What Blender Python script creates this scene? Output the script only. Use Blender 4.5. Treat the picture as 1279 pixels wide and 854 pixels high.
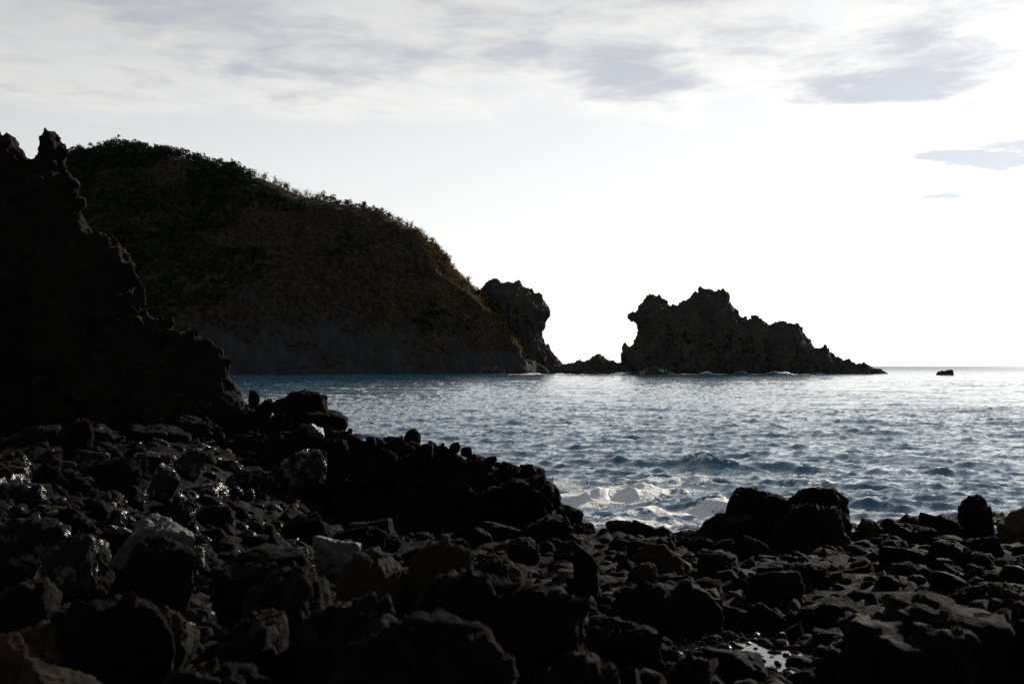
import bpy, bmesh, math, random
import numpy as np
from mathutils import Vector, Matrix

for o in list(bpy.data.objects):
    bpy.data.objects.remove(o)
C = bpy.context.scene.collection
SC = bpy.context.scene
R = math.radians

# ------------------------------------------------------------------ camera
CAM_H = 4.5
FPX = 1776.4                      # focal length in photo pixels (50 mm, 36 mm film)
PITCH = math.atan(30.0 / FPX)
cam_d = bpy.data.cameras.new('camera')
cam = bpy.data.objects.new('camera', cam_d)
C.objects.link(cam)
cam.location = (0, 0, CAM_H)
cam.rotation_euler = (math.pi / 2 + PITCH, 0, 0)
cam_d.lens = 50
cam_d.sensor_width = 36
cam_d.clip_start = 0.1
cam_d.clip_end = 80000
cam_d.dof.use_dof = True
cam_d.dof.focus_distance = 70
cam_d.dof.aperture_fstop = 3.2
SC.camera = cam

# ------------------------------------------------------------------ light
SUN_AZ, SUN_EL = 30.0, 19.0       # degrees to the right of the view, above the horizon
SKY_STRENGTH = 0.10
SUN_STRENGTH = 3.8
EXPOSURE = 0.5
SC.view_settings.view_transform = 'Standard'
SC.view_settings.look = 'None'
SC.view_settings.gamma = 1
SC.view_settings.use_curve_mapping = False
SC.view_settings.exposure = EXPOSURE
SC.cycles.use_denoising = False
SC.cycles.max_bounces = 6
SC.cycles.diffuse_bounces = 2
SC.cycles.glossy_bounces = 3
SC.cycles.sample_clamp_direct = 12
SC.cycles.sample_clamp_indirect = 3

S = Vector((math.sin(R(SUN_AZ)) * math.cos(R(SUN_EL)), math.cos(R(SUN_AZ)) * math.cos(R(SUN_EL)), math.sin(R(SUN_EL))))
sd = bpy.data.lights.new('sun', 'SUN')
sd.energy = SUN_STRENGTH
sd.angle = R(0.6)
sd.color = (1.0, 0.90, 0.76)
sun = bpy.data.objects.new('sun', sd)
C.objects.link(sun)
sun.rotation_euler = S.to_track_quat('Z', 'Y').to_euler()


class NT:
    """Small helper to write node trees."""
    def __init__(self, tree):
        self.t = tree
        self.n = tree.nodes
        self.l = tree.links

    def new(self, typ, **kw):
        n = self.n.new(typ)
        for k, v in kw.items():
            setattr(n, k, v)
        return n

    def put(self, sock, v):
        if hasattr(v, 'is_output'):
            self.l.new(v, sock)
        elif isinstance(v, (tuple, list)) and len(v) == 3 and sock.type == 'RGBA':
            sock.default_value = (*v, 1)
        else:
            sock.default_value = v

    def math(self, op, a, b=0.0, c=None, clamp=False):
        n = self.new('ShaderNodeMath', operation=op, use_clamp=clamp)
        self.put(n.inputs[0], a)
        self.put(n.inputs[1], b)
        if c is not None:
            self.put(n.inputs[2], c)
        return n.outputs[0]

    def step(self, v, lo, hi, a=0.0, b=1.0):
        n = self.new('ShaderNodeMapRange', interpolation_type='SMOOTHSTEP')
        self.put(n.inputs[0], v)
        for i, q in enumerate((lo, hi, a, b)):
            self.put(n.inputs[1 + i], q)
        return n.outputs[0]

    def mix(self, f, a, b, blend='MIX'):
        n = self.new('ShaderNodeMix', data_type='RGBA', blend_type=blend)
        self.put(n.inputs[0], f)
        self.put(n.inputs[6], a)
        self.put(n.inputs[7], b)
        return n.outputs[2]

    def noise(self, vec, scale, detail=4, rough=0.55, dist=0.0, color=False):
        n = self.new('ShaderNodeTexNoise')
        if vec is not None:
            self.put(n.inputs['Vector'], vec)
        n.inputs['Scale'].default_value = scale
        n.inputs['Detail'].default_value = detail
        n.inputs['Roughness'].default_value = rough
        n.inputs['Distortion'].default_value = dist
        return n.outputs['Color' if color else 'Fac']

    def xyz(self, x, y, z):
        n = self.new('ShaderNodeCombineXYZ')
        for s, v in zip(n.inputs, (x, y, z)):
            self.put(s, v)
        return n.outputs[0]

    def bump(self, h, strength, dist, normal=None):
        n = self.new('ShaderNodeBump')
        n.inputs['Strength'].default_value = strength
        n.inputs['Distance'].default_value = dist
        self.put(n.inputs['Height'], h)
        if normal is not None:
            self.put(n.inputs['Normal'], normal)
        return n.outputs[0]


# ------------------------------------------------------------------ world: clear sky with a broken cloud deck
W = bpy.data.worlds.new('World')
SC.world = W
W.use_nodes = True
W.node_tree.nodes.clear()
nt = NT(W.node_tree)
sky = nt.new('ShaderNodeTexSky', sky_type='NISHITA', sun_disc=False)
sky.sun_elevation = R(SUN_EL)
sky.sun_rotation = R(SUN_AZ)
sky.altitude = 0
sky.air_density = 1.0
sky.dust_density = 0.12
sky.ozone_density = 1.0
tc = nt.new('ShaderNodeTexCoord')
sp = nt.new('ShaderNodeSeparateXYZ')
nt.l.new(tc.outputs['Generated'], sp.inputs[0])
dx, dy, dz = sp.outputs
zc = nt.math('MAXIMUM', dz, 0.012)
px_, py_ = nt.math('DIVIDE', dx, zc), nt.math('DIVIDE', dy, zc)     # a point of the cloud layer, in units of its height
rho = nt.math('SQRT', nt.math('ADD', nt.math('MULTIPLY', px_, px_), nt.math('MULTIPLY', py_, py_)))
vec = nt.xyz(nt.math('MULTIPLY', px_, 0.8), nt.math('MULTIPLY', py_, 0.62), 0.37)
big = nt.noise(vec, 0.62, 3, 0.5, 0.2)
fine = nt.noise(vec, 2.3, 8, 0.58, 0.3)
dens = nt.math('ADD', nt.math('MULTIPLY', big, 0.52), nt.math('MULTIPLY', fine, 0.66))
deck = nt.step(rho, 5.3, 6.6, 0.19, -0.20)                            # the deck ends some way off over the sea
dens = nt.math('ADD', dens, deck)


def pix_to_deck(px, py):
    t = (457 - py) / FPX
    u = (px - 639.5) / FPX
    return u / t, 1 / t


ragged = nt.math('MULTIPLY_ADD', nt.noise(vec, 3.6, 4, 0.55, 0.4), 2.6, -0.3)
# the separate clouds that drift in front of the deck's edge
for (cpx, cpy, wx, wy, amp) in ((785, 98, .19, .42, .29), (1095, 106, .30, .42, .30), (930, 120, .14, .4, -.30), (1275, 196, .42, 1.0, .52),
                                (1185, 186, .2, .5, .30), (1000, 316, .7, 1.4, .46),
                                (1250, 322, .6, 1.2, .42), (1180, 245, .3, .4, .34)):
    bx_, by_ = pix_to_deck(cpx, cpy)
    ax = nt.math('DIVIDE', nt.math('SUBTRACT', px_, bx_), wx)
    ay = nt.math('DIVIDE', nt.math('SUBTRACT', py_, by_), wy)
    d2 = nt.math('ADD', nt.math('MULTIPLY', ax, ax), nt.math('MULTIPLY', ay, ay))
    dens = nt.math('ADD', dens, nt.math('MULTIPLY', nt.math('POWER', 2.718, nt.math('MULTIPLY', d2, -1.0)), nt.math('MULTIPLY', amp, ragged)))
cover = nt.step(dens, 0.54, 0.80)
wisps = nt.noise(vec, 5.5, 7, 0.6, 0.5)
thick = nt.step(nt.math('ADD', dens, nt.math('MULTIPLY_ADD', wisps, 0.44, -0.22)), 0.64, 0.96)
skyc = sky.outputs[0]
bw = nt.new('ShaderNodeRGBToBW')
nt.l.new(skyc, bw.inputs[0])
lum = bw.outputs[0]
skyc = nt.mix(nt.step(dz, 0.16, 0.45, 0.88, 0.05), skyc, nt.mix(1.0, nt.xyz(lum, lum, lum), (1.0, 0.998, 0.98), 'MULTIPLY'))   # sea haze whitens the low sky
veil = nt.step(dz, 0.0, 0.22, 0.76, 1.0)                              # and takes some of its glare
skyc = nt.mix(1.0, skyc, nt.xyz(veil, veil, veil), 'MULTIPLY')
thin_col = nt.mix(1.0, nt.xyz(lum, lum, lum), (1.16, 1.14, 1.10), 'MULTIPLY')
core_lum = nt.math('ADD', nt.math("MULTIPLY", lum, 0.42), 1.75)
core_col = nt.mix(1.0, nt.xyz(core_lum, core_lum, core_lum), (0.925, 0.97, 1.07), 'MULTIPLY')
cloud_col = nt.mix(thick, thin_col, core_col)
final = nt.mix(nt.math('MULTIPLY', cover, 0.92), skyc, cloud_col)
bg = nt.new('ShaderNodeBackground')
bg.inputs[1].default_value = SKY_STRENGTH
nt.l.new(final, bg.inputs[0])
wo = nt.new('ShaderNodeOutputWorld')
nt.l.new(bg.outputs[0], wo.inputs[0])


# ------------------------------------------------------------------ helpers
def P(px, py, Y):
    """Point at depth Y seen at photo pixel (px, py)."""
    u, v = (px - 639.5) / FPX, (427 - py) / FPX
    y = math.cos(PITCH) - v * math.sin(PITCH)
    z = math.sin(PITCH) + v * math.cos(PITCH)
    return np.array([u / y * Y, Y, CAM_H + z / y * Y])


def project(p):
    d = np.asarray(p, float) - np.array([0, 0, CAM_H])
    c, s = math.cos(PITCH), math.sin(PITCH)
    f = d[..., 1] * c + d[..., 2] * s
    v = -d[..., 1] * s + d[..., 2] * c
    return 639.5 + FPX * d[..., 0] / f, 427 - FPX * v / f


def hsh(ix, iy, iz, seed):
    h = (ix.astype(np.int64) * 374761393 + iy.astype(np.int64) * 668265263 + iz.astype(np.int64) * 2147483647 + seed * 1274126177) & 0xFFFFFFFF
    h = ((h ^ (h >> 13)) * 1274126177) & 0xFFFFFFFF
    h = ((h ^ (h >> 16)) * 2246822519) & 0xFFFFFFFF
    return ((h ^ (h >> 15)) & 0xFFFFFF) / float(0xFFFFFF)


def vnoise(p, seed=0):
    """Value noise -1..1 at points p (n,3)."""
    i = np.floor(p).astype(np.int64)
    f = p - i
    w = f * f * f * (f * (f * 6 - 15) + 10)
    out = 0
    for a in (0, 1):
        for b in (0, 1):
            for c in (0, 1):
                g = (w[:, 0] if a else 1 - w[:, 0]) * (w[:, 1] if b else 1 - w[:, 1]) * (w[:, 2] if c else 1 - w[:, 2])
                out = out + g * hsh(i[:, 0] + a, i[:, 1] + b, i[:, 2] + c, seed)
    return out * 2 - 1


def fbm(p, freq, octaves=4, gain=0.5, seed=0, ridged=False):
    s, a, t = 0, 1.0, 0.0
    for k in range(octaves):
        n = vnoise(p * freq + 17.3 * k, seed + k)
        if ridged:
            n = 1 - 2 * np.abs(n)
        s = s + a * n
        t += a
        a *= gain
        freq *= 2.03
    return s / t


def worley(p, freq, seed=0):
    q = p * freq
    i = np.floor(q).astype(np.int64)
    best = np.full(len(q), 9.0)
    for a in (-1, 0, 1):
        for b in (-1, 0, 1):
            for c in (-1, 0, 1):
                j = i + np.array([a, b, c])
                fx = j[:, 0] + hsh(j[:, 0], j[:, 1], j[:, 2], seed)
                fy = j[:, 1] + hsh(j[:, 0], j[:, 1], j[:, 2], seed + 11)
                fz = j[:, 2] + hsh(j[:, 0], j[:, 1], j[:, 2], seed + 23)
                best = np.minimum(best, (q[:, 0] - fx) ** 2 + (q[:, 1] - fy) ** 2 + (q[:, 2] - fz) ** 2)
    return np.sqrt(best)


def facets(p, freq, seed=0):
    """Broken-rock relief: every cell is a chip with a tilted flat face of its own."""
    q = p * freq
    i = np.floor(q).astype(np.int64)
    best = np.full(len(q), 9.0)
    out = np.zeros(len(q))
    for a in (-1, 0, 1):
        for b in (-1, 0, 1):
            for c in (-1, 0, 1):
                x, y, z = i[:, 0] + a, i[:, 1] + b, i[:, 2] + c
                h = [hsh(x, y, z, seed + 7 * k) for k in range(6)]
                d = np.stack([q[:, 0] - x - h[0], q[:, 1] - y - h[1], q[:, 2] - z - h[2]], 1)
                r = (d * d).sum(1)
                m = r < best
                best[m] = r[m]
                out[m] = (d[m, 0] * (h[3][m] - .5) + d[m, 1] * (h[4][m] - .5) + d[m, 2] * (h[5][m] - .5)) * 2.2 + (h[3][m] + h[4][m] - 1) * 0.5
    return out


def sstep(a, b, x):
    t = np.clip((x - a) / (b - a), 0, 1)
    return t * t * (3 - 2 * t)


def mesh_from(name, v, f, smooth=True):
    """v (n,3), f (m,3) or (m,4) arrays -> mesh"""
    v = np.ascontiguousarray(v, np.float32)
    f = np.ascontiguousarray(f, np.int32)
    m = bpy.data.meshes.new(name)
    m.vertices.add(len(v))
    m.vertices.foreach_set('co', v.ravel())
    k = f.shape[1]
    m.loops.add(f.size)
    m.loops.foreach_set('vertex_index', f.ravel())
    m.polygons.add(len(f))
    m.polygons.foreach_set('loop_start', np.arange(0, f.size, k, dtype=np.int32))
    if smooth:
        m.polygons.foreach_set('use_smooth', np.ones(len(f), bool))
    m.update(calc_edges=True)
    return m


def link(name, mesh, mat=None, parent=None, **props):
    o = bpy.data.objects.new(name, mesh)
    C.objects.link(o)
    if mat is not None and len(mesh.materials) == 0:
        mesh.materials.append(mat)
    if parent is not None:
        o.parent = parent
    for k, v in props.items():
        o[k] = v
    return o


def surface_nets(F, org, h):
    nx, ny, nz = F.shape
    s = (F > 0)
    cnt = np.zeros((nx - 1, ny - 1, nz - 1), np.int8)
    for a in (0, 1):
        for b in (0, 1):
            for c in (0, 1):
                cnt += s[a:nx - 1 + a, b:ny - 1 + b, c:nz - 1 + c]
    act = (cnt > 0) & (cnt < 8)
    cells = np.argwhere(act)
    idx = np.full(act.shape, -1, np.int32)
    idx[act] = np.arange(len(cells))
    acc = np.zeros((len(cells), 3))
    num = np.zeros(len(cells))
    cor = [(a, b, c) for a in (0, 1) for b in (0, 1) for c in (0, 1)]
    for A in cor:
        for ax in range(3):
            if A[ax]:
                continue
            B = list(A)
            B[ax] = 1
            fa = F[cells[:, 0] + A[0], cells[:, 1] + A[1], cells[:, 2] + A[2]]
            fb = F[cells[:, 0] + B[0], cells[:, 1] + B[1], cells[:, 2] + B[2]]
            m = (fa > 0) != (fb > 0)
            t = fa[m] / (fa[m] - fb[m])
            q = np.tile(np.array(A, float), (m.sum(), 1))
            q[:, ax] += t
            acc[m] += q
            num[m] += 1
    v = np.array(org) + h * (cells + acc / num[:, None])
    quads = []
    for ax in range(3):
        o1, o2 = (ax + 1) % 3, (ax + 2) % 3
        sl0, sl1 = [slice(1, -1)] * 3, [slice(1, -1)] * 3
        sl0[ax], sl1[ax] = slice(0, -1), slice(1, None)
        a, b = s[tuple(sl0)], s[tuple(sl1)]
        e = np.argwhere(a != b)
        inside = a[e[:, 0], e[:, 1], e[:, 2]]
        base = e + 1
        base[:, ax] -= 1

        def cell(d1, d2):
            q = base.copy()
            q[:, o1] -= d1
            q[:, o2] -= d2
            return idx[q[:, 0], q[:, 1], q[:, 2]]
        q = np.stack([cell(1, 1), cell(0, 1), cell(0, 0), cell(1, 0)], 1)
        q[~inside] = q[~inside][:, ::-1]
        quads.append(q)
    return v, np.concatenate(quads)


def poly_dist(X, Z, pts):
    """Signed distance (positive inside) of grid X,Z to the closed polygon pts."""
    d = np.full(X.shape, 1e9)
    ins = np.zeros(X.shape, bool)
    n = len(pts)
    for k in range(n):
        x0, z0 = pts[k]
        x1, z1 = pts[(k + 1) % n]
        ex, ez = x1 - x0, z1 - z0
        L = ex * ex + ez * ez + 1e-12
        t = np.clip(((X - x0) * ex + (Z - z0) * ez) / L, 0, 1)
        d = np.minimum(d, (X - x0 - t * ex) ** 2 + (Z - z0 - t * ez) ** 2)
        if z0 != z1:
            c = ((z0 > Z) != (z1 > Z)) & (X < ex * (Z - z0) / ez + x0)
            ins ^= c
    d = np.sqrt(d)
    return np.where(ins, d, -d)


def formation(outline, Y, bottom, vox, half, rnd, spread, disp, amp, back=None, edge=1.3):
    """A solid rock mass whose skyline, at depth Y, runs along the outline (photo pixels).
    half/rnd: half thickness and edge rounding in metres; spread: how much the mass thickens towards its foot."""
    pts = [tuple(P(a, b, Y)[[0, 2]]) for a, b in outline]
    pts = [(pts[0][0], bottom - rnd * 2 - 5)] + pts + [(pts[-1][0], bottom - rnd * 2 - 5)]
    xs = [p[0] for p in pts]
    zt = max(p[1] for p in pts)
    m = amp + 3 * vox
    wmax = half + spread * (zt - bottom) * 0.8 + m
    x = np.arange(min(xs) - m, max(xs) + m, vox)
    y = np.arange(Y - wmax, Y + (back if back is not None else wmax), vox)
    z = np.arange(bottom, zt + m, vox)
    XX, ZZ = np.meshgrid(x, z, indexing='ij')
    d2 = poly_dist(XX, ZZ, pts)
    W_ = half + spread * np.maximum(d2, 0)
    d3 = d2[:, None, :]
    yy = np.abs(y - Y)[None, :, None]
    k = (rnd / np.minimum(W_, 1e9))[:, None, :]                       # elliptical rounding
    yk = yy * k
    F = np.where(d3 > -3 * m, rnd - (np.maximum(rnd - d3, 0) ** edge + yk ** edge) ** (1 / edge), d3)   # edge 1: knife crest, 2: round crest
    F = np.minimum(F, d3 + 0 * F)
    band = np.abs(F) < (amp * 1.3 + 2 * vox) * np.maximum(1.0, np.broadcast_to(k, F.shape))
    ii = np.argwhere(band)
    p = np.stack([x[ii[:, 0]], y[ii[:, 1]], z[ii[:, 2]]], 1)
    F[band] += disp(p)
    F[:, :, 0] = -np.abs(F[:, :, 0]) - 1e-3                           # close the foot
    F[0], F[-1], F[:, 0], F[:, -1] = -1, -1, -1, -1
    return surface_nets(F, (x[0], y[0], z[0]), vox)


# ------------------------------------------------------------------ materials
def new_mat(name):
    m = bpy.data.materials.new(name)
    m.use_nodes = True
    m.node_tree.nodes.clear()
    return m, NT(m.node_tree)


def finish(n, shader):
    o = n.new('ShaderNodeOutputMaterial')
    n.l.new(shader, o.inputs[0])


def rock_material(name, c1, c2, c3, scale, bump_d, rough=(0.75, 1.0), spec=0.05, detail=8, per_object=True, wet=0.0):
    m, n = new_mat(name)
    g = n.new('ShaderNodeNewGeometry')
    pos = g.outputs['Position']
    a = n.noise(pos, 0.55 * scale, 5, 0.6)
    b = n.noise(pos, 3.1 * scale, detail, 0.65)
    c = n.noise(pos, 11.0 * scale, 5, 0.7)
    v = n.new('ShaderNodeTexVoronoi')
    n.put(v.inputs['Vector'], pos)
    v.inputs['Scale'].default_value = 5.5 * scale
    col = n.mix(n.step(a, 0.38, 0.62), c1, c2)
    col = n.mix(n.math('MULTIPLY', n.step(b, 0.52, 0.72), 0.7), col, c3)
    if per_object:
        oi = n.new('ShaderNodeObjectInfo')
        k = n.math('MULTIPLY_ADD', oi.outputs['Random'], 0.7, 0.5)
        col = n.mix(1.0, col, n.xyz(k, k, k), 'MULTIPLY')
    h = n.math('ADD', n.math('MULTIPLY', b, 0.6), n.math('MULTIPLY', c, 0.25))
    h = n.math('SUBTRACT', h, n.math('MULTIPLY', n.step(v.outputs['Distance'], 0.0, 0.35, 1, 0), 0.12))
    p = n.new('ShaderNodeBsdfPrincipled')
    n.put(p.inputs['Base Color'], col)
    n.put(p.inputs['Roughness'], n.step(n.noise(pos, 1.7 * scale, 4, 0.6), 0.35, 0.65, rough[0], rough[1]))
    p.inputs['Specular IOR Level'].default_value = spec
    if wet:                                                           # films of water in scattered patches
        film = n.step(n.noise(pos, 4.3 * scale, 5, 0.65), 0.53, 0.60)
        n.put(p.inputs['Specular IOR Level'], n.math('MULTIPLY_ADD', film, wet, spec))
        n.put(p.inputs['Roughness'], n.step(film, 0.0, 1.0, rough[1], rough[0]))
    n.put(p.inputs['Normal'], n.bump(h, 1.0, bump_d))
    finish(n, p.outputs[0])
    return m


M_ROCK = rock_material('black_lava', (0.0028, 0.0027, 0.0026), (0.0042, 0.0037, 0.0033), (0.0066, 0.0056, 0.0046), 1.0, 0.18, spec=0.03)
M_WET = rock_material('wet_lava', (0.0055, 0.0055, 0.0055), (0.009, 0.0085, 0.008), (0.015, 0.0135, 0.012), 1.0, 0.14, rough=(0.18, 0.9), spec=0.03, wet=0.32)
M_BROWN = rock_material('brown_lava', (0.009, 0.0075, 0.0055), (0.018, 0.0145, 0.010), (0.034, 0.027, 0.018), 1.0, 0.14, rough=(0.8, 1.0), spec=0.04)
M_PALE = rock_material('pale_sunlit_stone', (0.018, 0.0175, 0.017), (0.034, 0.033, 0.032), (0.010, 0.0098, 0.0095), 1.0, 0.16, rough=(0.35, 0.7), spec=0.22)  # paler than the lava: sunlight on these stones is put into the colour
M_CRAG = rock_material('breccia', (0.007, 0.0062, 0.0057), (0.011, 0.009, 0.0075), (0.022, 0.017, 0.013), 1.0, 0.20, rough=(0.8, 1.0), spec=0.04)
M_RED = rock_material('red_scoria', (0.012, 0.008, 0.0065), (0.020, 0.012, 0.009), (0.012, 0.009, 0.008), 1.0, 0.14, rough=(0.8, 1.0), spec=0.04)
M_STACK = rock_material('far_breccia', (0.032, 0.030, 0.028), (0.046, 0.042, 0.038), (0.064, 0.056, 0.048), 0.22, 1.6, rough=(0.8, 1.0), spec=0.03, per_object=False)  # base colours raised a little to stand in for distance haze
M_GROUND = rock_material('shingle_bed', (0.0028, 0.0026, 0.0024), (0.0044, 0.0037, 0.0031), (0.0065, 0.0055, 0.0045), 1.6, 0.14, spec=0.03, per_object=False)


def hill_material():
    m, n = new_mat('headland_slope')
    g = n.new('ShaderNodeNewGeometry')
    pos = g.outputs['Position']
    s = n.new('ShaderNodeSeparateXYZ')
    n.l.new(pos, s.inputs[0])
    sn = n.new('ShaderNodeSeparateXYZ')
    n.l.new(g.outputs['Normal'], sn.inputs[0])
    a = n.noise(pos, 0.05, 6, 0.65)
    b = n.noise(pos, 0.35, 8, 0.7)
    stretched = n.new('ShaderNodeMapping')
    stretched.inputs['Scale'].default_value = (1, 1, 0.25)
    n.l.new(pos, stretched.inputs[0])
    c = n.noise(stretched.outputs[0], 0.22, 7, 0.65)
    rockc = n.mix(n.step(c, 0.35, 0.7), (0.026, 0.027, 0.028), (0.046, 0.046, 0.046))  # cliff rock tones lightened too, painting in some haze
    scrub = n.mix(n.step(b, 0.42, 0.60), (0.012, 0.0125, 0.009), (0.046, 0.038, 0.027))
    # bare rock on the steep sea cliff, scrub where it lies back
    f = n.step(n.math('ADD', n.math('ADD', n.math('MULTIPLY', s.outputs[2], 0.012), sn.outputs[2]), n.math('MULTIPLY', a, 0.9)), 0.95, 1.35)
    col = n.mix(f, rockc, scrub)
    p = n.new('ShaderNodeBsdfPrincipled')
    n.put(p.inputs['Base Color'], col)
    p.inputs['Roughness'].default_value = 0.95
    p.inputs['Specular IOR Level'].default_value = 0.1
    n.put(p.inputs['Normal'], n.bump(n.math('ADD', b, n.math('MULTIPLY', c, 1.2)), 1.0, 2.5))
    finish(n, p.outputs[0])
    return m


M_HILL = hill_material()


def leaf_material(name, c1, c2, trans=0.35):
    m, n = new_mat(name)
    g = n.new('ShaderNodeNewGeometry')
    f = n.noise(g.outputs['Position'], 0.35, 4, 0.7)
    f2 = n.noise(g.outputs['Position'], 0.06, 3, 0.5)
    col = n.mix(n.step(n.math('ADD', n.math('MULTIPLY', f, 0.5), n.math('MULTIPLY', f2, 0.5)), 0.38, 0.62), c1, c2)
    d = n.new('ShaderNodeBsdfDiffuse')
    t = n.new('ShaderNodeBsdfTranslucent')
    n.put(d.inputs[0], col)
    n.put(t.inputs[0], col)
    x = n.new('ShaderNodeMixShader')
    x.inputs[0].default_value = trans
    n.l.new(d.outputs[0], x.inputs[1])
    n.l.new(t.outputs[0], x.inputs[2])
    finish(n, x.outputs[0])
    return m


M_GREEN = leaf_material('evergreen_leaves', (0.013, 0.018, 0.011), (0.025, 0.031, 0.018))
M_RUST = leaf_material('autumn_leaves', (0.036, 0.027, 0.019), (0.066, 0.045, 0.027))
M_TWIG = leaf_material('bare_twigs', (0.036, 0.030, 0.026), (0.070, 0.058, 0.048), 0.15)
M_GOLD = leaf_material('dry_grass', (0.070, 0.049, 0.026), (0.14, 0.098, 0.050), 0.4)
M_BARK = leaf_material('bark', (0.04, 0.032, 0.025), (0.065, 0.052, 0.04), 0.0)


def water_material(name, deep=(0.018, 0.088, 0.150), foam=True, rough=0.055, bump=1.0):
    m, n = new_mat(name)
    g = n.new('ShaderNodeNewGeometry')
    pos = g.outputs['Position']
    mp = n.new('ShaderNodeMapping')
    mp.inputs['Rotation'].default_value = (0, 0, R(-18))
    mp.inputs['Scale'].default_value = (0.55, 1, 1)
    n.l.new(pos, mp.inputs[0])
    r1 = n.noise(mp.outputs[0], 1.5, 7, 0.66, 0.4)
    r2 = n.noise(mp.outputs[0], 7.0, 4, 0.6, 0.3)
    h = n.math('ADD', r1, n.math('MULTIPLY', r2, 0.24))
    s_ = n.new('ShaderNodeSeparateXYZ')
    n.l.new(pos, s_.inputs[0])
    open_sea = n.step(s_.outputs[1], 90.0, 1500.0, 1.0, 4.6)          # the wind roughens the open sea more than the sheltered bay
    nor = n.bump(n.math('MULTIPLY', h, open_sea) if foam else h, 1.0, 0.040 * bump)
    p = n.new('ShaderNodeBsdfPrincipled')
    n.put(p.inputs['Base Color'], deep)
    n.put(p.inputs['Roughness'], n.step(s_.outputs[1], 250.0, 2600.0, rough, 0.33) if foam else rough)
    p.inputs['IOR'].default_value = 1.333
    n.put(p.inputs['Normal'], nor)
    out = p.outputs[0]
    if foam:
        at = n.new('ShaderNodeAttribute', attribute_name='foam')
        f1 = n.noise(pos, 1.1, 8, 0.7, 0.8)
        f2 = n.noise(pos, 6.0, 6, 0.7, 0.3)
        vo = n.new('ShaderNodeTexVoronoi', feature='DISTANCE_TO_EDGE')
        n.put(vo.inputs['Vector'], n.mix(0.12, pos, n.noise(pos, 2.0, 4, 0.6, 0, True), 'ADD'))
        vo.inputs['Scale'].default_value = 1.6
        lace = n.step(vo.outputs["Distance"], 0.0, 0.30, 0.10, -0.04)
        pat = n.math('ADD', n.math('MULTIPLY_ADD', n.math('ADD', n.math('MULTIPLY', f1, 0.55), n.math('MULTIPLY', f2, 0.45)), 2.2, -0.6), lace)
        k = n.step(n.math('SUBTRACT', n.math('ADD', at.outputs['Fac'], pat), 1.0), -0.02, 0.20)
        d = n.new('ShaderNodeBsdfPrincipled')
        n.put(d.inputs['Base Color'], (0.88, 0.90, 0.90))
        d.inputs['Roughness'].default_value = 0.6
        n.put(d.inputs['Normal'], n.bump(pat, 1.0, 0.12))
        x = n.new('ShaderNodeMixShader')
        n.put(x.inputs[0], k)
        tr = n.new('ShaderNodeBsdfTranslucent')                       # froth glows when the sun is behind it
        n.put(tr.inputs[0], (0.9, 0.92, 0.92))
        fr = n.new('ShaderNodeMixShader')
        fr.inputs[0].default_value = 0.08
        n.l.new(d.outputs[0], fr.inputs[1])
        n.l.new(tr.outputs[0], fr.inputs[2])
        n.l.new(out, x.inputs[1])
        n.l.new(fr.outputs[0], x.inputs[2])
        out = x.outputs[0]
    finish(n, out)
    return m


M_SEA = water_material('sea_water')
M_POOL = water_material('pool_water', (0.012, 0.014, 0.014), False, 0.04, 0.2)
M_SPRAY, n_ = new_mat('spray')
d_ = n_.new('ShaderNodeBsdfPrincipled')
n_.put(d_.inputs['Base Color'], (0.85, 0.87, 0.88))
d_.inputs['Roughness'].default_value = 0.4
t_ = n_.new('ShaderNodeBsdfTranslucent')
n_.put(t_.inputs[0], (0.9, 0.9, 0.9))
x_ = n_.new('ShaderNodeMixShader')
x_.inputs[0].default_value = 0.85
n_.l.new(d_.outputs[0], x_.inputs[1])
n_.l.new(t_.outputs[0], x_.inputs[2])
finish(n_, x_.outputs[0])

# ------------------------------------------------------------------ the sea
rng = np.random.default_rng(7)


def wave_tile(N, L, lam, rms, wdir, spread_pow, lam_min, seed):
    g = np.random.default_rng(seed)
    k1 = 2 * np.pi * np.fft.fftfreq(N, L / N)
    kx, ky = np.meshgrid(k1, k1, indexing='ij')
    k = np.hypot(kx, ky)
    k[0, 0] = 1e9
    c = (kx * wdir[0] + ky * wdir[1]) / k
    kp = 2 * np.pi / lam
    spec = k ** -3.6 * np.exp(-1.25 * (kp / k) ** 2) * (np.abs(c) ** spread_pow + 0.06) * np.exp(-(k * lam_min / (2 * np.pi)) ** 2)
    Hh = np.sqrt(spec) * (g.standard_normal((N, N)) + 1j * g.standard_normal((N, N)))
    Hh[0, 0] = 0
    hgt = np.fft.ifft2(Hh).real
    sc = rms / hgt.std()
    dxx = np.fft.ifft2(-1j * kx / k * Hh).real * sc
    dyy = np.fft.ifft2(-1j * ky / k * Hh).real * sc
    jac = np.fft.ifft2(k * Hh).real * sc                              # crest compression
    return [a.astype(np.float32) for a in (hgt * sc, dxx, dyy, jac)], L


def tile_at(tile, L, x, y, ang):
    ca, sa = math.cos(ang), math.sin(ang)
    N = tile[0].shape[0]
    gx = (x * ca + y * sa) / L * N
    gy = (-x * sa + y * ca) / L * N
    ix, iy = np.floor(gx).astype(np.int64), np.floor(gy).astype(np.int64)
    fx, fy = (gx - ix).astype(np.float32), (gy - iy).astype(np.float32)
    i0, i1, j0, j1 = ix % N, (ix + 1) % N, iy % N, (iy + 1) % N
    res = [t[i0, j0] * (1 - fx) * (1 - fy) + t[i1, j0] * fx * (1 - fy) + t[i0, j1] * (1 - fx) * fy + t[i1, j1] * fx * fy for t in tile]
    ddx, ddy = res[1] * ca - res[2] * sa, res[1] * sa + res[2] * ca
    return res[0], ddx, ddy, res[3]


SHORE_PTS = [(-60, 47), (-9, 47), (-3, 46), (0.5, 42), (2.2, 38.4), (4.5, 38.2), (6.5, 40.5), (9, 40.5), (12, 42), (15, 43), (60, 47)]


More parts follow.
